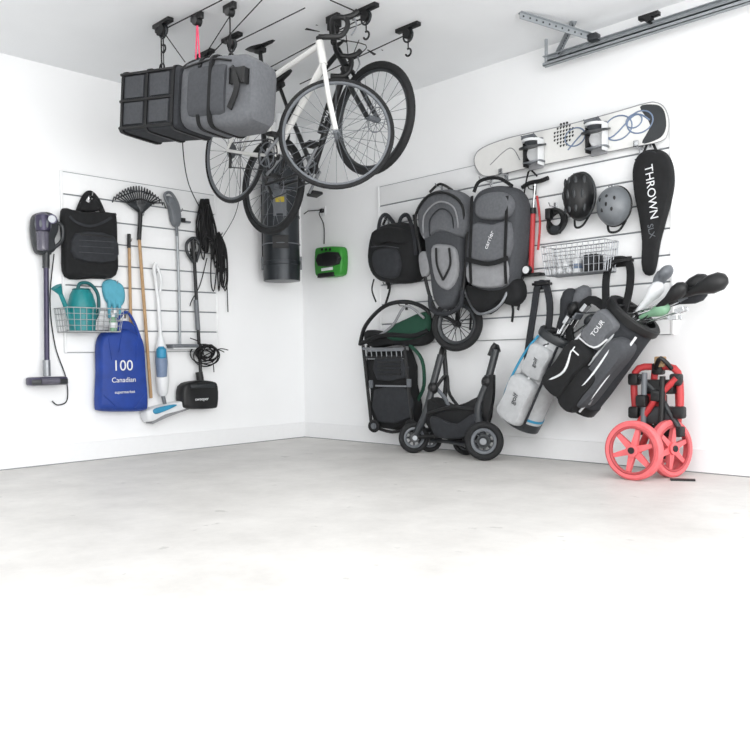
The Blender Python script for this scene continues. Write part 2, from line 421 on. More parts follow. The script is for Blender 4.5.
# coiled flex
for i in range(11):
    cc = LW(206+random.uniform(-3, 4), 354+random.uniform(-3, 3), .09)
    o.hoop(cc, V((1, random.uniform(-.5, .5), random.uniform(-.5, .5))), random.uniform(.055, .12), .005, ROPE, 22, 6, e1=None, sy=random.uniform(.5, .9))
for s_ in ((190, 338), (224, 352), (228, 350), (214, 372)): o.tube([LW(204, 356, .09), LW((204+s_[0])/2+3, (356+s_[1])/2-4, .11), LW(s_[0], s_[1], .08)], .004, ROPE, sm=5)
o.hook(LW, LW(193, 252, .05), .08); o.done()

o = Obj('cord_bundle')
for i in range(26):
    x0 = 205+random.uniform(-4, 4); w = random.uniform(-8, 8); yb = random.uniform(238, 262)
    p = random.uniform(.03, .10)
    o.tube([LW(x0, 199, .06), LW(x0+w*.6, 215, p), LW(x0+w+1, yb-16, p), LW(x0+w*.7+2, yb, p+.01), LW(x0+w*.4+2, yb-20, p), LW(x0-1, 205, .06)], .006, ROPE, 6, sm=4)
for i in range(20):
    x0 = 219+random.uniform(-3, 3); w = random.uniform(-6, 6); yb = random.uniform(262, 290)
    p = random.uniform(.03, .09)
    o.tube([LW(219, 232, .05), LW(x0+w*.8, 250, p), LW(x0+w, yb-8, p), LW(x0+w*.4, yb, p+.01), LW(x0-w*.3, 246, p), LW(218, 234, .05)], .0055, ROPE, 6, sm=4)
o.tube([LW(203, 240, .09), LW(206, 236, .115), LW(212, 240, .1)], .012, ROPE, sm=4)
o.tube([LW(226, 268, .04), LW(227, 285, .03), LW(228, 312, .03)], .004, ROPE)
o.tube([LW(207, 258, .05), LW(200, 285, .03), LW(192, 300, .03), LW(190, 306, .03)], .004, ROPE, sm=4)
o.hook(LW, LW(205, 203, .05), .09, BLK); o.hook(LW, LW(219, 236, .05), .08, BLK); o.done()

# central vacuum canister near corner
o = Obj('central_vacuum_canister')
c0 = LW(279, 282, .16); zc = c0.z; c0 = V((.20, c0.y, zc))
zt_ = LW(279, 158, .16).z; Hc = zt_-zc
o.lathe(c0, Z, [(0, .12), (.004, .150), (.13, .152), (.132, .158), (.16, .158), (.162, .15), (Hc*.5, .15), (Hc*.5+.004, .155), (Hc*.5+.02, .155), (Hc*.5+.024, .15), (Hc-.12, .15), (Hc-.118, .157), (Hc-.09, .157), (Hc-.03, .13), (Hc, .07)], CANM, 40)
o.abox((0, c0.y-.05, zc+.2), (.06, c0.y+.05, zc+Hc-.2), BLK, .005)
for zz in (.3, Hc-.3): o.hoop(V((c0.x, c0.y, zc+zz)), Z, .152, .005, GRYP, 40, 6)
dn = V((.75, -.66, 0)).normalized()
cl = c0+dn*.146+Z*(Hc*.60); o.box(cl, dn*.006, dn.cross(Z)*.05, Z*.10, GRYP, .003); o.box(cl+Z*.03+dn*.004, dn*.004, dn.cross(Z)*.035, Z*.02, YEL, .002)
o.box(c0+dn*.146+Z*(Hc*.3), dn*.006, dn.cross(Z)*.06, Z*.05, BLK, .003)
for s_ in (-1, 1): o.box(c0+dn.cross(Z)*s_*.155+Z*.15, dn*.012, dn.cross(Z)*.008, Z*.05, GRYP, .003)
o.tube([V((c0.x, c0.y, zt_-.02)), V((c0.x, c0.y, H))], .027, WHT, 16)
o.tube([V((c0.x+.10, c0.y+.1, zt_-.1)), V((c0.x+.05, c0.y+.17, zt_-.0)), V((.03, -.03, zt_+.1)), V((.03, -.03, H))], .025, WHT, 14, sm=5)
o.done()

# charger on right wall
o = Obj('wall_outlet')
q = RW(326, 211, 0); o.abox((q.x-.055, -.008, q.z-.035), (q.x+.0, 0, q.z+.035), WHT, .002)
o.abox((q.x-.045, -.035, q.z-.012), (q.x-.012, -.008, q.z+.02), BLK, .003)
o.tube([V((q.x-.03, -.03, q.z)), V((q.x-.03, -.05, q.z-.03)), V((q.x-.02, -.01, q.z-.12)), RW(324, 244, .02)], .004, ROPE, sm=5); 
o.tube([V((q.x-.04, -.03, q.z+.01)), RW(308, 211, .02), RW(304, 214, .03)], .004, ROPE)
o.done()
o = Obj('battery_charger')
o.soft(RW, [(314, 251), (318, 247), (336, 246), (341, 250), (341, 270), (337, 276), (318, 277), (314, 272)], 0, .08, GRN, .1, sm=3)
o.soft(RW, [(317, 254), (336, 252), (337, 264), (317, 266)], .075, .11, BLK, .1, sm=2)
o.box(RW(327, 275, .07), X*.10, Y*.02, Z*.018, BLK, .003)
for d in (0, 4, 8): o.box(RW(322+d, 249.5, .085), X*.01, Y*.005, Z*.01, BLK, .002)
o.box(RW(327, 269, .085), X*.07, Y*.004, Z*.012, WHT, .003)
o.tube([RW(337, 262, .06), RW(343, 264, .05), RW(343, 272, .04), RW(337, 272, .05)], .006, BLK, sm=4)
o.done()

# ================================================================== RIGHT WALL
# snowboard
o = Obj('snowboard')
top = [(483, 148), (510, 138), (560, 127), (610, 114), (645, 104), (656, 103)]
bot = [(667, 133), (660, 141), (630, 147), (585, 156), (530, 167), (495, 175), (483, 175)]
o.slab(RW, top+[(664, 108), (668, 120)]+bot+[(476, 167), (475, 157)], .055, .07, WPT, sm=4)
edge = catmull([RW(x, y, .063) for x, y in top+[(664, 108), (668, 120)]+bot+[(476, 167), (475, 157)]], 4, True)
o.tube(edge, .006, LGF, 6, True)
o.slab(RW, [(640, 107), (655, 104.5), (663, 109), (666, 120), (665, 131), (658, 139), (642, 143), (650, 125)], .0705, .0715, DGRY, sm=4)
for i in range(7):
    for j in range(7):
        if (i-3)**2+(j-3)**2 < 12: o.cyl(RW(555+i*3.0, 126+j*3.6-i*.8, .0695), RW(555+i*3.0, 126+j*3.6-i*.8, .0718), .0085, BLK, n=8)
for cx, cy, R in ((575, 137, .07), (618, 128, .09), (634, 121, .05), (640, 122, .08)):
    o.hoop(RW(cx, cy, .0705), NR, R, .0045, BLUEG, 30, 5, sy=.8)
o.tube([RW(568, 150, .0705), RW(590, 128, .0705), RW(610, 138, .0705), RW(635, 115, .0705), RW(650, 120, .0705)], .005, BLUEG, 5, sm=6)
o.tube([RW(490, 165, .0705), RW(510, 148, .0705), RW(520, 160, .0705)], .003, LGF, 5, sm=6)
for bx_, by_ in ((536, 154), (599, 139)):
    q = RW(bx_, by_, .08)
    o.box(q, X*.055, Y*.01, Z*.10, LGF, .008); o.cyl(q, q+NR*.03, .06, WHT, .05)
    o.strap([q+V((-.05, 0, .05)), q+V((-.055, -.07, .03)), q+V((0, -.11, .02)), q+V((.055, -.07, .03)), q+V((.05, 0, .05))], .05, .012, Z, DGRY)
    o.strap([q+V((-.05, 0, -.06)), q+V((-.05, -.05, -.06)), q+V((0, -.08, -.07)), q+V((.05, -.05, -.06)), q+V((.05, 0, -.06))], .035, .01, Z, GRYP)
    o.box(q+V((0, -.05, .075)), X*.045, V((0, -.045, .02)), Z*.008, GRYP, .006)
    o.hoop(q+V((0, -.05, .075)), Z, .055, .01, WHT, 16, 6, math.pi, 2*math.pi, e1=X)
    for s_ in (-1, 1): o.box(q+V((s_*.055, -.03, 0)), X*.005, Y*.035, Z*.085, BLK if s_ < 0 else WHT, .004)
for hx, hy in ((505, 175), (640, 148)):
    q = RW(hx, hy, .04); o.box(V((q.x, -.05, q.z)), X*.015, Y*.045, Z*.004, CHR, .001); o.box(V((q.x, -.092, q.z+.015)), X*.015, Y*.003, Z*.02, CHR, .001); o.box(V((q.x, -.022, q.z-.01)), X*.015, Y*.004, Z*.03, CHR, .001)
o.done()

# helmets
o = Obj('bicycle_helmet')
c = RW(579, 196, .12)
o.ell(c, V((.098, 0, 0)), V((0, .10, 0)), V((0, 0, .145)), BLK, 32, 20)
for a in (-.62, -.21, .21, .62):
    for zz in (-.5, 0, .5):
        x_ = a*.098*1.05; z_ = zz*.145*1.1; rr_ = 1-(x_/.098)**2-(z_/.145)**2
        if rr_ > .05:
            y_ = -.1*math.sqrt(rr_); o.ell(c+V((x_, y_+.002, z_)), X*.011, Y*.008, Z*.030, DGRY, 12, 8)
o.hoop(c+V((0, .02, 0)), NR, .098, .010, DGRY, 36, 8, e1=X, sy=1.46)
o.strap([c+V((-.05, .03, -.12)), c+V((-.02, -.01, -.19)), c+V((.03, -.01, -.185)), c+V((.06, .03, -.11))], .014, .003, NR, BLK)
o.hook(RW, RW(579, 178, .02), .07); o.done()
o = Obj('skate_helmet')
c = RW(614, 206, .12)
o.ell(c, V((.103, 0, 0)), V((0, .10, 0)), V((0, 0, .118)), GHEL, 32, 20)
o.hoop(c+V((0, .015, 0)), NR, .102, .008, BLK, 32, 8, e1=X, sy=1.14)
for dx, dz in ((-.045, .03), (0, .045), (.045, .03), (-.03, -.03), (.03, -.03), (0, .0)):
    y = -.1*math.sqrt(1-(dx/.103)**2-(dz/.118)**2)
    o.ell(c+V((dx, y+.003, dz)), V((.009, 0, 0)), V((0, .006, 0)), V((0, 0, .014)), BLK, 10, 8)
o.strap([c+V((-.06, .03, -.09)), c+V((-.03, .0, -.15)), c+V((.03, .0, -.15)), c+V((.06, .03, -.09))], .014, .003, NR, BLK)
o.hook(RW, RW(613, 190, .02), .06); o.done()

o = Obj('paddle_cover_bag')
o.soft(RW, [(634, 158), (640, 151), (651, 148), (662, 151), (669, 162), (671, 180), (668, 200), (662, 222), (656, 245), (651, 272), (641, 272), (641, 245), (638, 220), (633, 195), (631, 172)], .024, .09, FAB, .12)
o.tube([RW(635, 160, .08), RW(651, 151, .085), RW(668, 166, .08), RW(667, 195, .08), RW(654, 245, .08), (RW(650, 270, .07))], .004, DFAB, sm=5)
o.text('THROWN', RW(651, 192, .0915), ROTR(math.radians(-84)), .07, WHT); o.text('SLX', RW(651, 231, .0915), ROTR(math.radians(-80)), .05, GRYP)
o.strap([RW(644, 152, .07), RW(650, 140, .04), RW(657, 152, .07)], .015, .003, NR, BLK); o.hook(RW, RW(650, 142, .03), .05); o.done()

# bicycle floor pump
o = Obj('bicycle_floor_pump')
o.cyl(RW(533, 210, .06), RW(531, 273, .06), .018, RED); o.cyl(RW(535, 184, .06), RW(533, 212, .06), .007, CHR)
o.cyl(RW(526, 215, .06), RW(525, 272, .06), .011, BLK)
q = RW(535, 182, .06); o.tube([q+V((-.10, 0, -.02)), q+V((-.04, 0, 0)), q+V((.04, 0, 0)), q+V((.10, 0, .01))], .014, BLK, 10, sm=4)
o.tube([RW(537, 196, .06), RW(540, 222, .07), RW(538, 250, .07)], .008, RED, sm=3)
q = RW(531, 275, .06); o.box(q, X*.09, Y*.035, Z*.010, BLK, .005); o.cyl(q+V((0, -.03, .03)), q+V((0, -.06, .03)), .03, BLK); o.cyl(q+V((0, -.06, .03)), q+V((0, -.062, .03)), .025, WHT)
o.tube([RW(529, 268, .07), RW(520, 255, .08), RW(521, 225, .07), RW(524, 195, .07), RW(528, 172, .07)], .005, ROPE, sm=6)
o.cyl(RW(533, 208, .06), RW(533, 214, .06), .022, BLK)
o.tube([RW(527, 178, .05), RW(530, 170, .05), RW(537, 176, .05)], .006, BLK, sm=3)
o.hook(RW, RW(534, 190, .03), .09, BLK); o.done()
o = Obj('bicycle_lock')
for i in range(5): o.hoop(RW(555+i*.5, 218+i*1.2, .05+.008*i), V((.2, -1, .2*(i-2))), .05+.004*i, .010, BLK, 28, 8, e1=X, sy=1.2)
o.box(RW(549, 214, .09), X*.02, Y*.02, Z*.035, BLK, .006); o.box(RW(556, 230, .09), X*.03, Y*.02, Z*.025, DFAB, .006)
o.hook(RW, RW(555, 207, .03), .09); o.done()
o = Obj('wire_basket'); P, ua, ub, zt, zb = basket(o, RW, 541, 605, 247, 276, .022, .19, ALU, 12, 4, .0026)
o.done()
o = Obj('bicycle_light_case'); q = P(ub-.13, zb+.058, .10); o.box(q, X*.05, Y*.045, Z*.053, BLK, .012); o.cyl(q+V((0, -.04, .01)), q+V((0, -.062, .01)), .03, DGRY); o.hoop(q+V((0, 0, .05)), Y, .03, .006, BLK, 20, 6, math.pi*0, math.pi, e1=X); o.done()
o = Obj('sunscreen_bottle'); q = P(ua+.20, zb+.004, .09); o.lathe(q, Z, [(0, .02), (.005, .03), (.08, .03), (.10, .016), (.105, .016), (.13, .014)], WHT); o.lathe(q+Z*.03, Z, [(0, .0306), (.03, .0306)], BLUEG); o.done()
o = Obj('golf_balls')
for k_, (du, pp, dz) in enumerate(((.05, .06, 0), (.05, .11, 0), (.10, .08, 0), (.10, .135, 0), (.145, .10, 0), (.075, .09, .037), (.125, .11, .037))):
    o.ell(P(ua+du, zb+.026+dz, pp), X*.0215, Y*.0215, Z*.0215, WHT, 14, 10)
o.done()

# black backpack
o = Obj('backpack')
o.soft(RW, [(366, 238), (372, 228), (386, 222), (402, 222), (412, 230), (417, 248), (416, 268), (410, 280), (390, 283), (372, 279), (364, 262)], .022, .17, FAB, .22)
o.soft(RW, [(373, 250), (392, 248), (398, 262), (394, 277), (378, 276), (371, 265)], .15, .21, DFAB, .2)
o.soft(RW, [(370, 232), (388, 226), (408, 232), (404, 244), (388, 242), (372, 246)], .13, .19, FAB, .2)
for a, b_ in ((378, 400), (398, 414)): o.strap([RW(a, 232, .17), RW(a+3, 218, .12), RW(a+10, 216, .09), RW(b_, 235, .16), RW(b_+2, 255, .16)], .03, .010, NR, DFAB)
o.tube([RW(383, 225, .06), RW(388, 216, .05), RW(394, 225, .06)], .010, FAB, sm=4)
o.strap([RW(374, 279, .12), RW(372, 290, .12), RW(376, 302, .10)], .014, .003, NR, BLK)
o.strap([RW(371, 247, .2), RW(385, 246, .215), RW(399, 248, .2)], .006, .004, NR, MGF)
o.hook(RW, RW(388, 220, .03), .06); o.done()

# jogging stroller hanging
o = Obj('jogging_stroller')
o.soft(RW, [(414, 215), (418, 200), (430, 190), (446, 188), (459, 195), (466, 209), (467, 228), (460, 238), (438, 232), (420, 240)], .06, .22, GFAB, .18)
o.tube([RW(417, 236, .20), RW(416, 214, .22), RW(428, 196, .24), RW(446, 193, .24), RW(462, 205, .22), RW(464, 232, .20)], .010, BLK, 8, sm=5)
o.tube([RW(424, 238, .21), RW(424, 216, .235), (RW(438, 202, .25)), RW(454, 208, .24), RW(459, 232, .21)], .006, LGF, 8, sm=5)
o.tube([RW(430, 236, .215), RW(430, 220, .235), (RW(440, 209, .245)), RW(451, 214, .24), RW(454, 232, .21)], .005, DFAB, 8, sm=5)
o.soft(RW, [(424, 228), (440, 222), (458, 228), (462, 250), (460, 280), (452, 304), (440, 310), (432, 300), (428, 270), (424, 250)], .08, .20, MGF, .14)
o.soft(RW, [(430, 248), (442, 244), (455, 250), (456, 276), (446, 290), (434, 280)], .18, .225, LGF, .15)
for x0 in (436, 449): o.strap([RW(x0, 248, .235), RW(x0+1, 265, .24), RW(443, 280, .235)], .016, .004, NR, BLK)
o.tube([RW(414, 215, .18), RW(420, 250, .18), RW(428, 290, .18), RW(437, 312, .17), RW(448, 318, .17), RW(457, 324, .17)], .013, BLK, 10, sm=5)
o.tube([RW(467, 215, .18), RW(467, 250, .18), RW(464, 285, .18), RW(459, 308, .17), RW(457, 324, .10)], .013, BLK, 10, sm=5)
o.tube([RW(430, 296, .19), RW(432, 310, .2), RW(446, 314, .2), RW(460, 306, .19), RW(462, 290, .19)], .016, DFAB, 8, sm=5)
o.wheel(RW(457, 324, .14), V((.25, -1, .1)), .195, .026, RUB, DGRY, 20, .0026, .022, .06, BLK)
o.soft(RW, [(418, 255), (425, 252), (429, 270), (421, 277)], .16, .20, LGF, .2)
o.tube([RW(430, 192, .12), RW(440, 184, .05), RW(452, 190, .12)], .010, BLK, sm=5)
o.hook(RW, RW(440, 187, .04), .08); o.done()

# child carrier backpack
o = Obj('child_carrier_backpack')
o.soft(RW, [(472, 195), (482, 186), (500, 184), (512, 190), (518, 205), (517, 235), (514, 262), (508, 284), (494, 292), (474, 290), (464, 280), (464, 250), (467, 220)], .04, .22, MGF, .15)
o.soft(RW, [(474, 200), (486, 192), (502, 192), (510, 202), (506, 216), (490, 220), (474, 216)], .19, .27, GFAB, .2)
o.soft(RW, [(470, 224), (490, 224), (508, 222), (507, 256), (488, 262), (468, 258)], .19, .26, GFAB, .14, sm=3)
o.soft(RW, [(467, 262), (488, 265), (506, 260), (504, 283), (484, 288), (466, 282)], .18, .24, LGF, .14, sm=3)
o.text('carrier', RW(489, 240, .262), ROTR(math.radians(62)), .045, WHT)
for x0 in (472, 507): o.strap([RW(x0, 196, .26), RW(x0-1, 225, .27), RW(x0-2, 258, .26), RW(x0-1, 284, .24)], .02, .006, NR, FAB)
o.strap([RW(466, 259, .265), RW(488, 264, .27), RW(508, 258, .265)], .03, .008, NR, FAB, 4)
o.tube([RW(474, 192, .2), RW(480, 181, .18), RW(498, 178, .16), RW(512, 186, .18)], .012, FAB, sm=5)
o.tube([RW(466, 260, .12), RW(464, 285, .12), RW(470, 303, .14), RW(480, 314, .2), RW(500, 305, .2), RW(512, 280, .14)], .010, ALU, 8, sm=5)
o.soft(RW, [(463, 284), (488, 290), (514, 278), (520, 295), (510, 306), (500, 300), (484, 314), (470, 308)], .08, .18, FAB, .2)
for x0, y1 in ((470, 330), (512, 322), (518, 310)): o.strap([RW(x0-2, 296, .12), RW(x0+1, (296+y1)/2, .1), RW(x0, y1, .08)], .018, .004, NR, BLK)
o.strap([RW(516, 215, .14), RW(522, 240, .12), RW(520, 275, .1), RW(514, 292, .1)], .035, .014, NR, FAB)
o.hook(RW, RW(490, 182, .04), .15); o.done()

# folded utility cart / stroller wagon with green canopy
o = Obj('folding_wagon_stroller')
o.tube([RW(360, 345, .10), RW(366, 325, .12), RW(385, 306, .14), (RW(408, 302, .14)), RW(427, 310, .12), RW(429, 322, .10)], .016, BLK, 10, sm=6)
o.soft(RW, [(364, 330), (386, 332), (408, 326), (427, 318), (428, 338), (415, 346), (390, 345), (372, 348), (362, 342)], .03, .13, FAB, .15)
o.soft(RW, [(384, 330), (406, 318), (425, 312), (426, 332), (408, 340), (388, 340)], .10, .15, DGREEN, .2)
o.tube([RW(372, 340, .14), RW(392, 326, .16), RW(406, 306, .17), (RW(424, 318, .16))], .010, LGF, 8, sm=5)
o.tube([RW(362, 343, .14), RW(385, 335, .15), RW(412, 336, .15), RW(428, 330, .13)], .018, FAB, 8, sm=5)
for x0, x1, p in ((363, 372, .17), (404, 413, .17), (368, 376, .06), (410, 417, .06)):
    o.tube([RW(x0, 345, p), RW(x1, 430, p)], .013, BLK, 8)
for t in (.02, .12): o.tube([RW(363+9*t, 347+85*t, .18), RW(404+9*t, 347+85*t, .18)], .010, ALU if t < .1 else BLK, 8)
for y_ in (349, 357): o.box(RW(386, y_+1, .17), X*.19, Y*.012, Z*.010, ALU, .004)
for x_ in range(366, 405, 5): o.tube([RW(x_, 349, .185), RW(x_+1, 358, .185)], .004, ALU, 6)
o.soft(RW, [(365, 352), (403, 351), (408, 385), (412, 424), (374, 428), (369, 390)], .04, .16, FAB, .08, sm=2)
o.soft(RW, [(374, 358), (402, 357), (404, 378), (376, 380)], .15, .185, DFAB, .1, sm=2)
for y_ in (362, 366, 370, 374): o.box(RW(389, y_, .19), X*.12, Y*.004, Z*.006, BLK, .001)
o.soft(RW, [(373, 390), (406, 388), (410, 418), (377, 422)], .15, .18, DFAB, .08, sm=2)
o.box(RW(391, 386, .18), X*.16, Y*.006, Z*.006, ALU)
for s_ in (RW(371, 384, .185), RW(409, 383, .185)): o.box(s_, X*.015, Y*.012, Z*.03, GRYP, .004)
o.tube([RW(372, 426, .17), RW(392, 432, .18), RW(414, 427, .17)], .012, BLK, sm=4)
for x0 in (374, 411): o.wheel(RW(x0, 426, .20), V((.3, -1, 0)), .05, .014, RUB, GRYP, 6, .004, .012, .03)
o.tube([RW(410, 345, .12), RW(422, 360, .1), RW(424, 385, .10), RW(418, 400, .08)], .014, DGREEN, sm=4)
o.strap([RW(385, 306, .10), RW(390, 288, .05), RW(386, 282, .04)], .02, .004, NR, BLK)
o.hook(RW, RW(404, 306, .05), .10, BLK); o.hook(RW, RW(386, 285, .05), .07, BLK); o.done()

# stroller frame leaning on wall, standing on floor
o = Obj('stroller_frame')
def fr(px, py, p): return RW(px, py, p)
wl = .112
cL = V((RW(414, 440, .30).x, -.30, wl)); cM = V((RW(430, 441, .18).x, -.18, .09)); cR = V((RW(484, 440, .33).x, -.33, .13)); cK = V((RW(466, 440, .16).x, -.16, .095))
o.wheel(cL, V((.8, -.6, 0)), wl, .02, RUB, GRYP, 8, .007, .03, .05, DGRY); o.wheel(cM, V((.8, -.6, 0)), .09, .018, RUB, GRYP, 8, .006, .025, .04, DGRY)
o.wheel(cR, V((.45, -.9, 0)), .13, .024, RUB, GRYP, 8, .009, .035, .06, DGRY); o.wheel(cK, V((.6, -.8, 0)), .095, .018, RUB, DGRY, 8, .006, .03, .05, BLK)
for w_, R_ in ((cR, .045), (cL, .035)):
    nn = V((.45, -.9, 0)) if w_ is cR else V((.8, -.6, 0)); nn.normalize(); o.cyl(w_-nn*.01, w_+nn*.03, R_, DGRY); o.cyl(w_+nn*.03, w_+nn*.036, R_*.5, ALU)
o.tube([cL, fr(425, 415, .27), fr(433, 385, .22), fr(441, 355, .16)], .026, DGRY, 12, sm=4)
o.tube([cR, fr(478, 410, .27), fr(488, 380, .22), fr(496, 350, .16)], .026, DGRY, 12, sm=4)
o.tube([cM, fr(440, 415, .15), fr(446, 385, .12), fr(444, 352, .10)], .018, BLK, 10, sm=4)
o.tube([cK, fr(474, 410, .13), fr(490, 375, .12), fr(497, 350, .11)], .018, BLK, 10, sm=4)
o.tube([fr(441, 355, .16), fr(443, 348, .13), fr(444, 352, .10)], .020, BLK, sm=3)
o.tube([fr(490, 356, .16), fr(495, 345, .14), fr(498, 352, .11)], .020, BLK, sm=3)
o.soft(RW, [(424, 398), (445, 406), (465, 402), (482, 396), (480, 425), (460, 436), (438, 436), (422, 424)], .14, .28, FAB, .18)
o.soft(RW, [(428, 416), (455, 424), (476, 412), (472, 434), (452, 440), (432, 436)], .2, .31, DFAB, .2)
o.tube([cL, fr(440, 436, .25), fr(455, 440, .22), cK], .014, BLK, sm=4); o.tube([cM, fr(450, 442, .24), fr(468, 445, .28), cR], .014, DGRY, sm=4)
o.tube([fr(425, 415, .27), fr(450, 408, .28), fr(478, 410, .27)], .016, BLK, sm=4)
o.strap([fr(482, 424, .25), fr(489, 400, .24), fr(490, 375, .22)], .07, .03, NR, BLK)
o.tube([fr(430, 398, .24), fr(446, 375, .15), fr(450, 395, .15), fr(470, 420, .24)], .012, BLK, sm=5)
o.tube([fr(436, 388, .2), fr(446, 400, .2), fr(450, 415, .26)], .014, GRYP, sm=4)
for q in (fr(433, 388, .225), fr(487, 382, .225)): o.ell(q, X*.04, Y*.035, Z*.045, BLK)
o.done()

# golf bags
def golfbag(name, A, B, ra, rb, body, side, trim, dark, flip=1):
    o = Obj(name); d = (B-A); L = d.length; d.normalize()
    n = (NR-d*NR.dot(d)).normalized(); s = d.cross(n).normalized()
    def el(t, k=1.0, n_=28):
        r = ra+(rb-ra)*t; c = A+d*L*t
        return [c+(s*math.cos(2*math.pi*j/n_)*r*1.12+n*math.sin(2*math.pi*j/n_)*r*.92)*k for j in range(n_)]
    o.rings([el(0, .85), el(.015, 1), el(.10, 1.03)], dark); o.rings([el(.10), el(.3, 1.02), el(.6, 1.0), el(.85, .97), el(.93, .98)], body)
    o.rings([el(.925, 1.06), el(.94, 1.09), el(.985, 1.09), el(1, 1.02), el(1.0, .85), el(.94, .8)], dark)
    for k in (-.5, 0, .5): o.tube([A+d*L*.99+s*rb*k-n*rb*.7, A+d*L*.99+s*rb*k+n*rb*.7], .008, dark)
    return o, d, L, n, s
def pocket(o, A, d, L, n, s, t0, t1, s0, s1, h0, h1, m, rnd=.15):
    """rounded pocket on the front of a golf bag"""
    K = [(t0, s0), (t0, s1), ((t0+t1)/2, s1*1.05 if s1 > 0 else s1*.95), (t1, s1), (t1, s0), ((t0+t1)/2, s0*1.05 if s0 < 0 else s0*.95)]
    P = catmull([A+d*L*t+s*q for t, q in K], 5, True); c = sum(P, V((0, 0, 0)))/len(P); rs = []
    rs.append([q+n*h0 for q in P])
    for k in range(5):
        a = math.pi/2*k/4; rs.append([c+(q-c)*(1-rnd*(1-math.cos(a)))+n*(h0+(h1-h0)*(.3+.7*math.sin(a))) for q in P])
    o.rings(rs, m)
def club(o, base, tip, kind, m=BLK, r=.006, sc=1):
    d = (tip-base).normalized(); o.tube([base, tip], r, CHR, 8); u, w = perp(d)
    if kind == 'iron':
        o.box(tip+u*.03+d*.012, u*.038, d*.022, w*.007, m, .004)
    elif kind == 'wood':
        o.ell(tip+u*.02+d*.02, u*.055, d*.05, w*.035, m)
    elif kind == 'cover':
        o.rings([[tip+d*h*sc+(u*math.cos(j*math.pi/8)+w*math.sin(j*math.pi/8))*q*sc for j in range(16)] for h, q in ((-.14, .017), (-.10, .022), (-.05, .024), (0, .04), (.04, .052), (.09, .05), (.12, .03), (.13, .006))], m)
A = RW(570, 398, .22); B = RW(636, 313, .24)
o, d, L, n, s = golfbag('golf_bag', A, B, .165, .145, DFAB, MGF, WHT, BLK)
pocket(o, A, d, L, n, s, .05, .55, -.13, .02, .10, .22, FAB); pocket(o, A, d, L, n, s, .12, .80, .05, .16, .06, .19, MGF)
pocket(o, A, d, L, n, s, .60, .90, -.12, .02, .08, .18, GFAB); pocket(o, A, d, L, n, s, .02, .45, .02, .13, .09, .20, FAB)
for q0 in (-.135, .03, .165):
    o.tube([A+d*L*.06+s*q0*.9+n*.12, A+d*L*.3+s*q0+n*.155, A+d*L*.6+s*(q0*.95)+n*.15, A+d*L*.9+s*q0*.8+n*.11], .007, WHT, 8, sm=5)
o.tube([A+d*L*.1+s*(-.10)+n*.21, A+d*L*.3+s*(-.04)+n*.225, A+d*L*.52+s*(-.10)+n*.21], .007, WHT, 6, sm=5)
o.tube([A+d*L*.14+s*(.07)+n*.18, A+d*L*.4+s*(.10)+n*.198, A+d*L*.78+s*(.08)+n*.18], .006, WHT, 6, sm=5)
o.tube([A+d*L*.58+s*-.12+n*.16, A+d*L*.62+s*.0+n*.18, A+d*L*.75+s*.03+n*.17], .006, WHT, 6, sm=4)
o.text('T', A+d*L*.5+s*-.05+n*.225, ROTR(math.radians(50)), .08, WHT)
o.text('TOUR', A+d*L*.77+s*-.05+n*.185, ROTR(math.radians(50)), .04, WHT)
# straps
o.strap([A+d*L*.85-s*.10+n*.08, RW(606, 280, .14), RW(612, 262, .06), RW(628, 262, .06), RW(630, 285, .14), B+n*.10-d*.05], .045, .014, NR, FAB)
o.strap([A+d*L*.35-s*.16, RW(570, 325, .2), RW(590, 300, .18), A+d*L*.85-s*.14], .05, .016, NR, FAB)
o.box(RW(621, 261, .05), X*.07, Y*.03, Z*.008, BLK, .003); o.box(RW(621, 262, .025), X*.07, Y*.004, Z*.03, BLK, .003)
# stand leg
o.tube([B-d*.12+n*.13+s*.1, A+d*.12+n*.13+s*.17], .008, ALU); 
tips = [((650, 297), 'cover', WHT, .2, .8), ((657, 284), 'cover', GRYP, .17, .7), ((688, 290), 'cover', BLK, .22, 1), ((704, 287), 'cover', BLK, .28, 1), ((674, 318), 'iron', CHR, .2, 1), ((681, 311), 'iron', CHR, .22, 1), ((655, 312), 'cover', LGRN, .26, .7), ((682, 300), 'iron', GRYP, .18, 1), ((686, 298), 'cover', DFAB, .16, .9), ((664, 276), 'wood', GRYP, .16, 1), ((672, 296), 'cover', BLK, .3, .8)]
for i, ((tx, ty), kd, m_, p, sc_) in enumerate(tips):
    b0 = B-d*.1+s*random.uniform(-.06, .06)+n*random.uniform(-.06, .06); club(o, b0, RW(tx, ty, p), kd, m_, sc=sc_)
o.done()

A = RW(519, 424, .18); B = RW(560, 334, .19)
o, d, L, n, s = golfbag('golf_bag', A, B, .125, .110, SILV, LGF, WHT, DGRY)
pocket(o, A, d, L, n, s, .06, .50, -.10, .07, .08, .17, SILV); pocket(o, A, d, L, n, s, .55, .85, -.08, .07, .07, .14, SILV)
for q0, m_ in ((-.12, CYAN), (.10, DFAB), (.0, WHT)):
    o.tube([A+d*L*.06+s*q0*.9+n*.10, A+d*L*.35+s*q0+n*.125, A+d*L*.7+s*q0*.9+n*.12, A+d*L*.92+s*q0*.7+n*.09], .008, m_, 8, sm=5)
o.rings([[A+d*h+(s*math.cos(j*math.pi/12)*1.13+n*math.sin(j*math.pi/12)*.95)*.127 for j in range(24)] for h in (.085, .10)], CYAN)
o.text('golf', A+d*L*.3+n*.175-s*.01, ROTR(math.radians(63)), .05, DGRY); o.text('golf', A+d*L*.7+n*.145, ROTR(math.radians(63)), .04, DGRY)
o.strap([A+d*L*.55-s*.12, RW(528, 350, .12), RW(534, 310, .08), RW(538, 286, .05), RW(546, 286, .05), RW(550, 310, .1), B-d*.08+n*.1], .045, .014, NR, DFAB)
o.box(RW(542, 284, .05), X*.06, Y*.03, Z*.008, BLK, .003); o.box(RW(542, 285, .025), X*.06, Y*.004, Z*.03, BLK, .003)
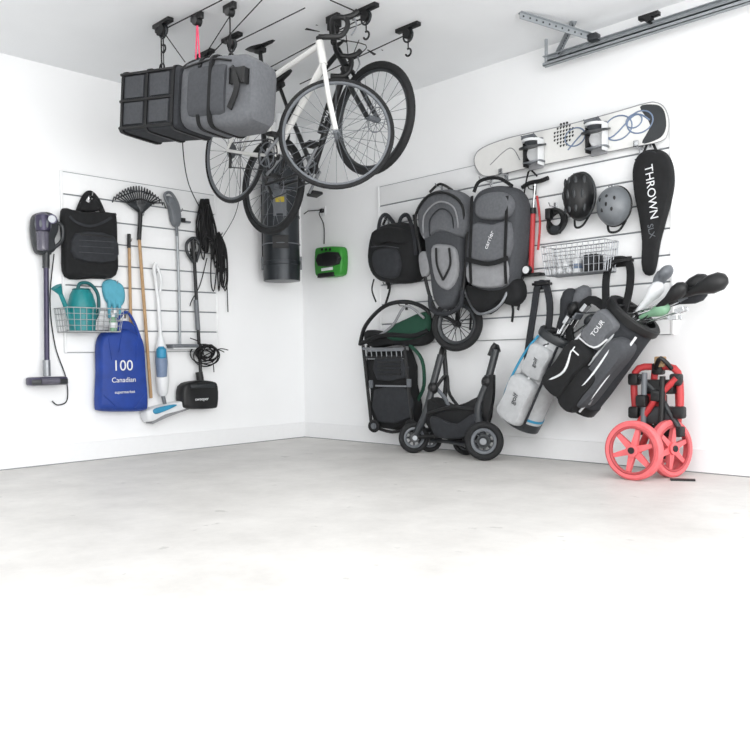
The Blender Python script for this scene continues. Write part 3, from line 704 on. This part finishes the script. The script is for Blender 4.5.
for (tx, ty), kd, m_, p in (((572, 312), 'wood', BLK, .16), ((580, 318), 'iron', GRYP, .2), ((586, 310), 'iron', CHR, .16), ((566, 308), 'cover', DFAB, .14), ((590, 322), 'wood', DGRY, .15), ((577, 304), 'cover', GFAB, .12), ((570, 322), 'iron', CHR, .22)):
    b0 = B-d*.1+s*random.uniform(-.05, .05)+n*random.uniform(-.05, .05); club(o, b0, RW(tx, ty, p), kd, m_)
o.done()

# golf push cart
o = Obj('golf_push_cart')
R = .162
def cw(c, nr, R):
    nr = nr.normalized(); u, w = perp(nr)
    prof = [(-.022, R-.030), (-.026, R-.012), (-.015, R), (.015, R), (.026, R-.012), (.022, R-.030)]
    o.rings([[c+nr*h+(u*math.cos(2*math.pi*j/48)+w*math.sin(2*math.pi*j/48))*q for j in range(48)] for h, q in prof], CORAL, closed=True)
    o.hoop(c+nr*.018, nr, R-.036, .009, LCORAL, 40, 6)
    o.cyl(c-nr*.03, c+nr*.03, .035, CORAL); o.cyl(c+nr*.03, c+nr*.036, .018, BLK)
    for i in range(6):
        a = 2*math.pi*i/6+.3; e = u*math.cos(a)+w*math.sin(a); tt = nr.cross(e)
        o.rings([[c+e*.03+tt*.018+nr*.015, c+e*.03-tt*.018+nr*.015, c+e*.03-tt*.018-nr*.01, c+e*.03+tt*.018-nr*.01],
                 [c+e*(R-.03)+tt*.010+nr*.015, c+e*(R-.03)-tt*.010+nr*.015, c+e*(R-.03)-tt*.010-nr*.01, c+e*(R-.03)+tt*.010-nr*.01]], CORAL)
g1 = FL(634, 480); w1 = V((g1.x, g1.y, R)); g2 = FL(671, 477); w2 = V((g2.x, g2.y, R*.98))
n1_ = V((.02, -1, .05)); n2_ = V((.96, -.28, .05))
cw(w1, n1_, R); cw(w2, n2_, R*.98)
ctr = V(((w1.x+w2.x)/2-.02, max(w1.y, w2.y)+.06, 0))
def cp(dx, dy, z): return ctr+V((dx, dy, z))
o.tube([w1, w1+V((0, .07, .0)), cp(-.08, 0, .28), cp(-.04, 0, .60)], .020, RED, 10, sm=3)
o.tube([w2, w2+V((-.07, .03, 0)), cp(.08, .02, .28), cp(.09, 0, .58)], .020, RED, 10, sm=3)
o.tube([cp(-.15, -.02, .34), cp(-.15, -.02, .58), cp(-.03, 0, .61), cp(.10, -.02, .58), cp(.12, -.04, .34)], .020, RED, 10, sm=4)
o.tube([cp(-.12, -.06, .28), cp(.0, -.07, .44), cp(.11, -.06, .55)], .018, RED, 10); o.tube([cp(.12, -.06, .28), cp(.0, -.05, .46), cp(-.11, -.05, .56)], .016, DGRY, 10)
o.tube([cp(-.08, -.07, .28), cp(-.07, -.07, .58)], .016, GRYP, 10); o.tube([cp(.03, -.08, .31), cp(.04, -.08, .56)], .016, BLK, 10)
for dx, dy, z in ((-.15, -.03, .35), (-.15, -.03, .54), (.12, -.05, .36), (.10, -.04, .54), (0, -.06, .45), (0, -.02, .30), (-.02, 0, .60), (-.08, -.08, .42)):
    o.box(cp(dx, dy, z), X*.032, Y*.03, Z*.034, BLK, .014)
o.box(cp(0, -.03, .50), X*.09, Y*.03, Z*.04, BLK, .012); o.box(cp(-.02, -.02, .34), X*.09, Y*.04, Z*.05, DGRY, .012); o.box(cp(-.01, 0, .25), X*.13, Y*.035, Z*.03, BLK, .01)
o.box(cp(-.04, -.01, .42), X*.06, Y*.03, Z*.05, RED, .012)
o.tube([cp(-.03, -.02, .60), cp(.03, -.08, .66), cp(.07, -.03, .60)], .013, BLK, sm=4); o.box(cp(0, -.02, .64), X*.03, Y*.02, Z*.03, TAN, .008)
o.tube([cp(.0, .03, .45), cp(0, .03, .20), cp(0, .0, .09)], .015, BLK)
o.wheel(V((ctr.x, ctr.y+.03, .09)), V((.7, -.7, 0)), .088, .018, CORAL, CORAL, 6, .01, .02, .04)
o.strap([w2+V((.05, -.12, -.153)), w2+V((.08, -.10, -.153)), w2+V((.12, -.08, -.153)), w2+V((.16, -.06, -.153))], .03, .01, Z, BLK)
o.done()

# ================================================================== CEILING BIKES
def bike(name, FH, yy, xr, zr, Rw, fmat, drop, steer, tire=.013, fork=None, rack=False):
    """FH front hub, rear hub at (xr, zr) same y"""
    o = Obj(name); RH = V((xr, FH.y, zr)); e1 = (FH-RH); L = e1.length; e1.normalize(); e2 = Y.copy(); e3 = e1.cross(e2).normalized()
    if e3.z < 0: e3 = -e3
    k = L/1.0
    def P(a, b_, c=0): return RH+e1*a*k+e3*b_*k+e2*c
    BB = P(.42, -.07); ST = P(.285, .44); SP = P(.25, .60); HT = P(.825, .55); HB = P(.868, .41)
    o.tube([BB, ST], .017, fmat, 12); o.tube([ST, SP], .013, BLK, 10); o.tube([P(.30, .40), P(.83, .53)], .017, fmat, 12)
    o.tube([BB, HB], .022, fmat, 12); o.tube([HT, HB], .024, fmat, 14)
    o.cyl(BB-e2*.035, BB+e2*.035, .024, BLK)
    for s_ in (-1, 1):
        o.tube([P(.40, -.068, .02*s_), P(.2, -.04, .055*s_), P(0, 0, .06*s_)], .010, fmat, 8); o.tube([P(.295, .40, .012*s_), P(.2, .28, .05*s_), P(0, 0, .06*s_)], .009, fmat, 8)
    o.wheel(RH, e2, Rw, tire, RUB, DGRY if not drop else GRYP, 28, .0016, .018, .10, GRYP, .011)
    for i, r in enumerate((.05, .044, .038, .03)): o.cyl(RH-e2*(.02+.006*i), RH-e2*(.024+.006*i), r, GRYP)
    for q, r in ((.045, .095), (.052, .075)): o.hoop(BB-e2*q, e2, r, .004, BLK if q < .05 else GRYP, 36, 6); 
    for i in range(5):
        a = i*2*math.pi/5; o.tube([BB-e2*.047, BB-e2*.047+(e1*math.cos(a)+e3*math.sin(a))*.09], .006, GRYP, 6)
    o.tube([BB-e2*.047+e3*.095, RH-e2*.035+e3*.05], .004, DGRY, 6); o.tube([BB-e2*.047-e3*.095, RH-e2*.035-e3*.11+e1*.02, RH-e2*.035-e3*.05], .004, DGRY, 6)
    o.tube([RH-e2*.04, RH-e2*.045-e3*.06+e1*.02, RH-e2*.04-e3*.115+e1*.01], .010, BLK, 8)
    for s_, a in ((-1, .6), (1, .6+math.pi)):
        cdir = e1*math.cos(a)+e3*math.sin(a); c0 = BB+e2*.06*s_; c1 = c0+cdir*.17
        o.tube([c0, c1], .010, ALU, 8); o.box(c1+e2*.05*s_, e1*.035, e2*.045, e3*.010, BLK, .004)
    sc = SP+e3*.03*k; o.rings([[sc+e1*x+e2*w*math.cos(j*math.pi/6)+e3*h*math.sin(j*math.pi/6)+e3*.02 for j in range(12)] for x, w, h in ((-.13, .05, .02), (-.11, .075, .028), (-.04, .06, .028), (.04, .025, .022), (.11, .018, .018), (.14, .010, .010))], BLK)
    o.box(SP+e3*.01, e1*.04, e2*.02, e3*.015, BLK, .004)
    ax = (HT-HB).normalized(); Rm = Matrix.Rotation(steer, 3, ax)
    def S(v): return HB+Rm @ (v-HB)
    fk = fork or fmat; nrw = Rm @ e2; f1 = Rm @ e1; f3 = Rm @ e3
    FHs = S(FH)
    for s_ in (-1, 1):
        o.tube([S(HB+e2*.0-ax*.01), S(HB+e2*.045*s_-ax*.03), S(HB+e2*.052*s_-ax*.10), S(P(.93, .20, .052*s_)), S(FH+e2*.05*s_)], .015 if drop else .016, fk, 10)
    o.wheel(FHs, nrw, Rw, tire, RUB, DGRY if not drop else GRYP, 28, .0016, .018, .09, GRYP, .011)
    if not drop:
        o.hoop(FHs+nrw*.03, nrw, .075, .004, ALU, 32, 5); o.hoop(RH+e2*.04, e2, .075, .004, ALU, 32, 5)
    st = S(HT+ax*.03); o.tube([S(HT), st], .017, BLK, 10); bar = st+f1*.09+f3*.01
    o.tube([st, bar], .016, BLK, 10); o.box(bar, f1*.018, nrw*.025, f3*.02, BLK, .005)
    if drop:
        for s_ in (-1, 1):
            o.tube([bar, bar+nrw*.14*s_, bar+nrw*.20*s_+f1*.02, bar+nrw*.21*s_+f1*.08, bar+nrw*.215*s_+f1*.10-f3*.05, bar+nrw*.22*s_+f1*.07-f3*.115, bar+nrw*.22*s_-f3*.13-f1*.02], .015, BLK, 10, sm=4)
            o.tube([bar+nrw*.21*s_+f1*.07, bar+nrw*.21*s_+f1*.12+f3*.02, bar+nrw*.21*s_+f1*.145+f3*.05], .017, BLK, 10, sm=3)
            o.tube([bar+nrw*.21*s_+f1*.13+f3*.01, bar+nrw*.21*s_+f1*.15-f3*.04, bar+nrw*.215*s_+f1*.13-f3*.10], .005, ALU, 8, sm=3)
            o.tube([bar+nrw*.2*s_+f1*.12, bar+nrw*.12*s_+f1*.18+f3*.04, st+f1*.03], .003, ROPE, 6, sm=5)
    else:
        o.tube([bar-nrw*.30-f1*.03, bar-nrw*.12, bar+nrw*.12, bar+nrw*.30-f1*.03], .013, BLK, 10, sm=4)
        for s_ in (-1, 1):
            o.tube([bar+nrw*.19*s_, bar+nrw*.30*s_-f1*.03], .018, BLK, 10); o.tube([bar+nrw*.18*s_+f1*.02, bar+nrw*.24*s_+f1*.06-f3*.02, bar+nrw*.29*s_+f1*.05-f3*.03], .005, DGRY, 8)
            o.tube([bar+nrw*.17*s_, bar+nrw*.1*s_+f1*.1+f3*.05, S(HB)+f1*.03], .003, ROPE, 6, sm=5)
    o.tube([P(.55, .10)+e3*.02, P(.68, .24)+e3*.02], .028, BLK, 12)
    for q in (bar+nrw*.05, bar-nrw*.05, sc-e1*.08):
        if q.z < H-.06:
            o.tube([V((q.x, q.y, H-.03)), V((q.x, q.y, q.z+.04))], .003, ROPE, 6)
            o.hoop(V((q.x, q.y, q.z+.01)), e2, .028, .006, BLK, 16, 6, a0=-.3, a1=math.pi*1.5, e1=-Z)
            o.box(V((q.x, q.y, H-.02)), X*.05, Y*.015, Z*.02, BLK, .004); o.cyl(V((q.x, q.y-.02, H-.045)), V((q.x, q.y+.02, H-.045)), .025, BLK)
    o.text('ROAD' if drop else 'TRAIL', (P(.6, .16) if drop else P(.62, .18))-e2*.024, Matrix.Rotation(math.pi/2, 3, 'X') @ Matrix.Rotation(math.radians(46), 3, 'Z'), .06, BLK if drop else WHT)
    return o
FH1 = DP(336, 133, 4.6)
r1z = DP(233, 152, 5.3).z
o = bike('road_bicycle', FH1, FH1.y, FH1.x-1.0, r1z, .340, WPT, True, math.radians(44)); o.done()
FH2 = DP(373, 119, 4.85)
r2z = DP(270, 184, 5.5).z
bk = mat('black_frame_paint', '#121315', .3)
o = bike('mountain_bicycle', FH2, FH2.y, FH2.x-1.0, r2z, .342, bk, False, 0, tire=.024); o.done()

# hanging luggage / golf travel bag
o = Obj('golf_travel_bag')
N0 = DP(252, 95, 4.4); F0 = DP(146, 107, 4.8); dd = (F0-N0); L = dd.length; dd.normalize()
sv = dd.cross(Z).normalized(); uv = sv.cross(dd).normalized()
if uv.z < 0: uv = -uv
vd = sv if (CAM-N0).dot(sv) > 0 else -sv
def sec(t, h, w, du=0, k=32, e=.35):
    c = N0+dd*L*t+uv*du; out = []
    for j in range(k):
        a = 2*math.pi*j/k; ca, sa = math.cos(a), math.sin(a)
        out.append(c+uv*h*math.copysign(abs(sa)**e, sa)+vd*w*math.copysign(abs(ca)**e, ca))
    return out
# soft padded upper section
o.rings([sec(-.12, .11, .07), sec(-.10, .16, .11), sec(-.03, .195, .135), sec(.15, .20, .15), sec(.35, .20, .15), sec(.47, .185, .14), sec(.52, .15, .12)], GFAB)
o.rings([sec(.08, .14, .165), sec(.12, .15, .17), sec(.36, .15, .17), sec(.40, .14, .165)], MGF)
o.rings([sec(.30, .205, .158), sec(.325, .205, .158)], FAB)
# boxy framed lower section
o.rings([sec(.50, .165, .15, -.012, 32, .18), sec(.53, .178, .16, -.012, 32, .18), sec(1.02, .172, .16, -.012, 32, .18), sec(1.06, .165, .15, -.012, 32, .18)], DFAB)
for t in (.54, .79, 1.03): o.rings([sec(t-.012, .184, .168, -.012, 32, .2), sec(t+.012, .184, .168, -.012, 32, .2)], BLK)
for dz in (-.165, -.01, .145): o.tube([N0+dd*L*.53+uv*dz+vd*.162, N0+dd*L*1.05+uv*dz+vd*.164], .009, BLK)
for t in (.665, .91):
    for dz in (-.085, .065): o.box(N0+dd*L*t+vd*.162+uv*dz, dd*.07, vd*.008, uv*.055, MGF, .006)
o.tube([N0+dd*L*.05+vd*.14+uv*.15, N0+dd*L*.2+vd*.155+uv*.165, N0+dd*L*.45+vd*.15+uv*.14], .006, BLK, sm=3)
o.box(N0-dd*.02+vd*.14+uv*.06, dd*.045, vd*.02, uv*.035, BLK, .008); o.strap([N0+dd*.03+vd*.15-uv*.11, N0-dd*.03+vd*.165, N0+dd*.03+vd*.15+uv*.11], .035, .01, vd, BLK)
for s_ in (-1, 1): o.cyl(N0+dd*(L*1.06)+vd*.11*s_-uv*.155-vd*.02, N0+dd*(L*1.06)+vd*.11*s_-uv*.155+vd*.02, .032, BLK)
o.tube([N0+dd*L*.3+uv*.19+vd*.05, N0+dd*L*.36+uv*.23, N0+dd*L*.55+uv*.23, N0+dd*L*.62+uv*.165+vd*.05], .010, BLK, sm=5)
for t, m_ in ((.20, ROPE), (.85, ROPE), (.50, PINK)):
    q = N0+dd*L*t+uv*.19; top_ = V((q.x, q.y, H-.03))
    if t < .3: o.rings([sec(t-.012, .206, .173), sec(t+.012, .206, .173)], FAB)
    for k_ in ((-.02, .02) if m_ is PINK else (0,)): o.tube([q-uv*.03+dd*k_, top_], .005, m_, 6)
    o.box(V((q.x, q.y, H-.02)), X*.05, Y*.015, Z*.02, BLK, .004); o.cyl(V((q.x, q.y-.02, H-.045)), V((q.x, q.y+.02, H-.045)), .025, BLK)
    o.hoop(q+Z*.03, Y, .025, .006, BLK, 16, 6)
o.done()

# hoist pulleys + cords under ceiling
o = Obj('ceiling_hoist')
for x_, y_ in ((163, 30), (366, 16), (408, 34), (232, 44), (205, 60)):
    q = FL(x_, y_, H-.05); o.box(V((q.x, q.y, H-.012)), X*.09, Y*.02, Z*.012, BLK, .004)
    o.cyl(q-Y*.018, q+Y*.018, .03, BLK); o.hoop(q-Z*.01, Y, .038, .006, DGRY, 20, 6)
    o.tube([q-Z*.03, q-Z*.09], .004, ROPE); o.hoop(q-Z*.11, Y, .022, .006, BLK, 14, 6, a0=-.3, a1=4.4, e1=Z)
for a, b_ in (((163, 30), (222, 0)), ((208, 58), (262, 0)), ((205, 55), (235, 8)), ((232, 44), (305, 8)), ((366, 16), (250, 78)), ((408, 34), (300, 84)), ((165, 34), (185, 62)), ((366, 16), (330, 0))):
    o.tube([FL(*a, H-.04), FL(*b_, H-.04)], .0035, ROPE, 6)
pl = FL(163, 30, H-.06); o.tube([pl, V((pl.x, pl.y, 2.3))], .003, ROPE)
o.done()
o = Obj('hoist_pull_cord')
o.tube([LW(183, 115, .3), LW(183, 150, .25), LW(189, 185, .15), LW(204, 215, .06)], .004, ROPE, sm=6)
o.tube([LW(183, 115, .3), V((LW(183, 115, .3).x, LW(183, 115, .3).y, H))], .004, ROPE)
o.tube([LW(222, 238, .05), LW(235, 215, .06), LW(240, 190, .10), LW(240, 150, .12), LW(240, 120, .12)], .003, ROPE, sm=6)
o.box(LW(204, 216, .03), X*.02, Y*.01, Z*.01, BLK)
o.done()

# garage door track
o = Obj('garage_door_track')
a = FL(545, 62, 2.56); yy = a.y; x0 = a.x; x1 = XE-.1
for zz, m_ in ((2.56, GAL), (2.535, GAL)): o.abox((x0, yy-.004, zz-.012), (x1, yy+.004, zz+.03), m_)
o.abox((x0, yy-.03, 2.525), (x1, yy+.004, 2.529), GAL); o.abox((x0, yy-.03, 2.525), (x1, yy-.026, 2.545), GAL); o.abox((x0, yy-.03, 2.585), (x1, yy+.004, 2.589), GAL)
o.tube([V((x0+.01, yy, 2.53)), V((x0+.01, yy, H))], .012, GAL, 4)
q = FL(606, 46, 2.59); c1 = FL(520, 12, H)
def angle(o, p, q):
    d = (q-p).normalized(); s = d.cross(Z).normalized(); o.box((p+q)/2, d*((q-p).length/2), s*.003, Z*.018, GAL); o.box((p+q)/2+Z*.018, d*((q-p).length/2), s*.02, Z*.002, GAL)
    for i in range(12): c = p+(q-p)*(i+.5)/12; o.cyl(c-s*.0045, c+s*.0045, .006, DGRY, n=10)
angle(o, V((q.x, yy, 2.60)), V((c1.x, c1.y, H-.02))); angle(o, V((x0+.1, yy, 2.58)), V((x0+.28, yy-.12, H-.02)))
o.box(V((q.x, yy-.03, 2.60)), X*.03, Y*.03, Z*.02, DGRY, .005); o.cyl(V((q.x+.35, yy-.01, 2.60)), V((q.x+.35, yy-.06, 2.60)), .02, BLK)
o.box(V((q.x+.35, yy-.03, 2.62)), X*.06, Y*.02, Z*.012, BLK, .003)
o.done()
# unseen panel added behind camera as a housing for the fill light
o = Obj('added_fill_panel'); o.abox((4.2, -5.4, H-.05), (6.6, -5.0, H), WHT, .01); o.done()

# ------------------------------------------------------------------ lighting
def area(name, loc, target, sx, sy, power, col=(1, 1, 1)):
    l = bpy.data.lights.new(name, 'AREA'); l.shape = 'RECTANGLE'; l.size = sx; l.size_y = sy; l.energy = power; l.color = col
    ob = bpy.data.objects.new(name, l); ob.location = loc; bpy.context.scene.collection.objects.link(ob)
    ob.rotation_euler = (V(target)-V(loc)).to_track_quat('-Z', 'Y').to_euler(); return ob
area('daylight_door_opening', (XE-.2, -3.6, 1.4), (1.5, -2.2, 1.4), 5.5, 2.2, 205, (1, .998, .993))
area('ceiling_fill', (5.4, -5.2, H-.07), (5.0, -4.6, 0), 2.4, .4, 72)  # added fill, no known lamp here; brightens the foreground floor
area('ceiling_fill_2', (2.9, -3.0, H-.03), (2.9, -3.0, 0), 3.4, 3.0, 30)  # added wide overhead fill without any fixture, lifts the whole room
w = bpy.data.worlds.new('world'); bpy.context.scene.world = w; w.use_nodes = True
w.node_tree.nodes['Background'].inputs[0].default_value = (.985, .99, 1, 1); w.node_tree.nodes['Background'].inputs[1].default_value = 1.15
sc = bpy.context.scene
sc.view_settings.view_transform = 'Standard'; sc.view_settings.look = 'None'; sc.view_settings.exposure = 0
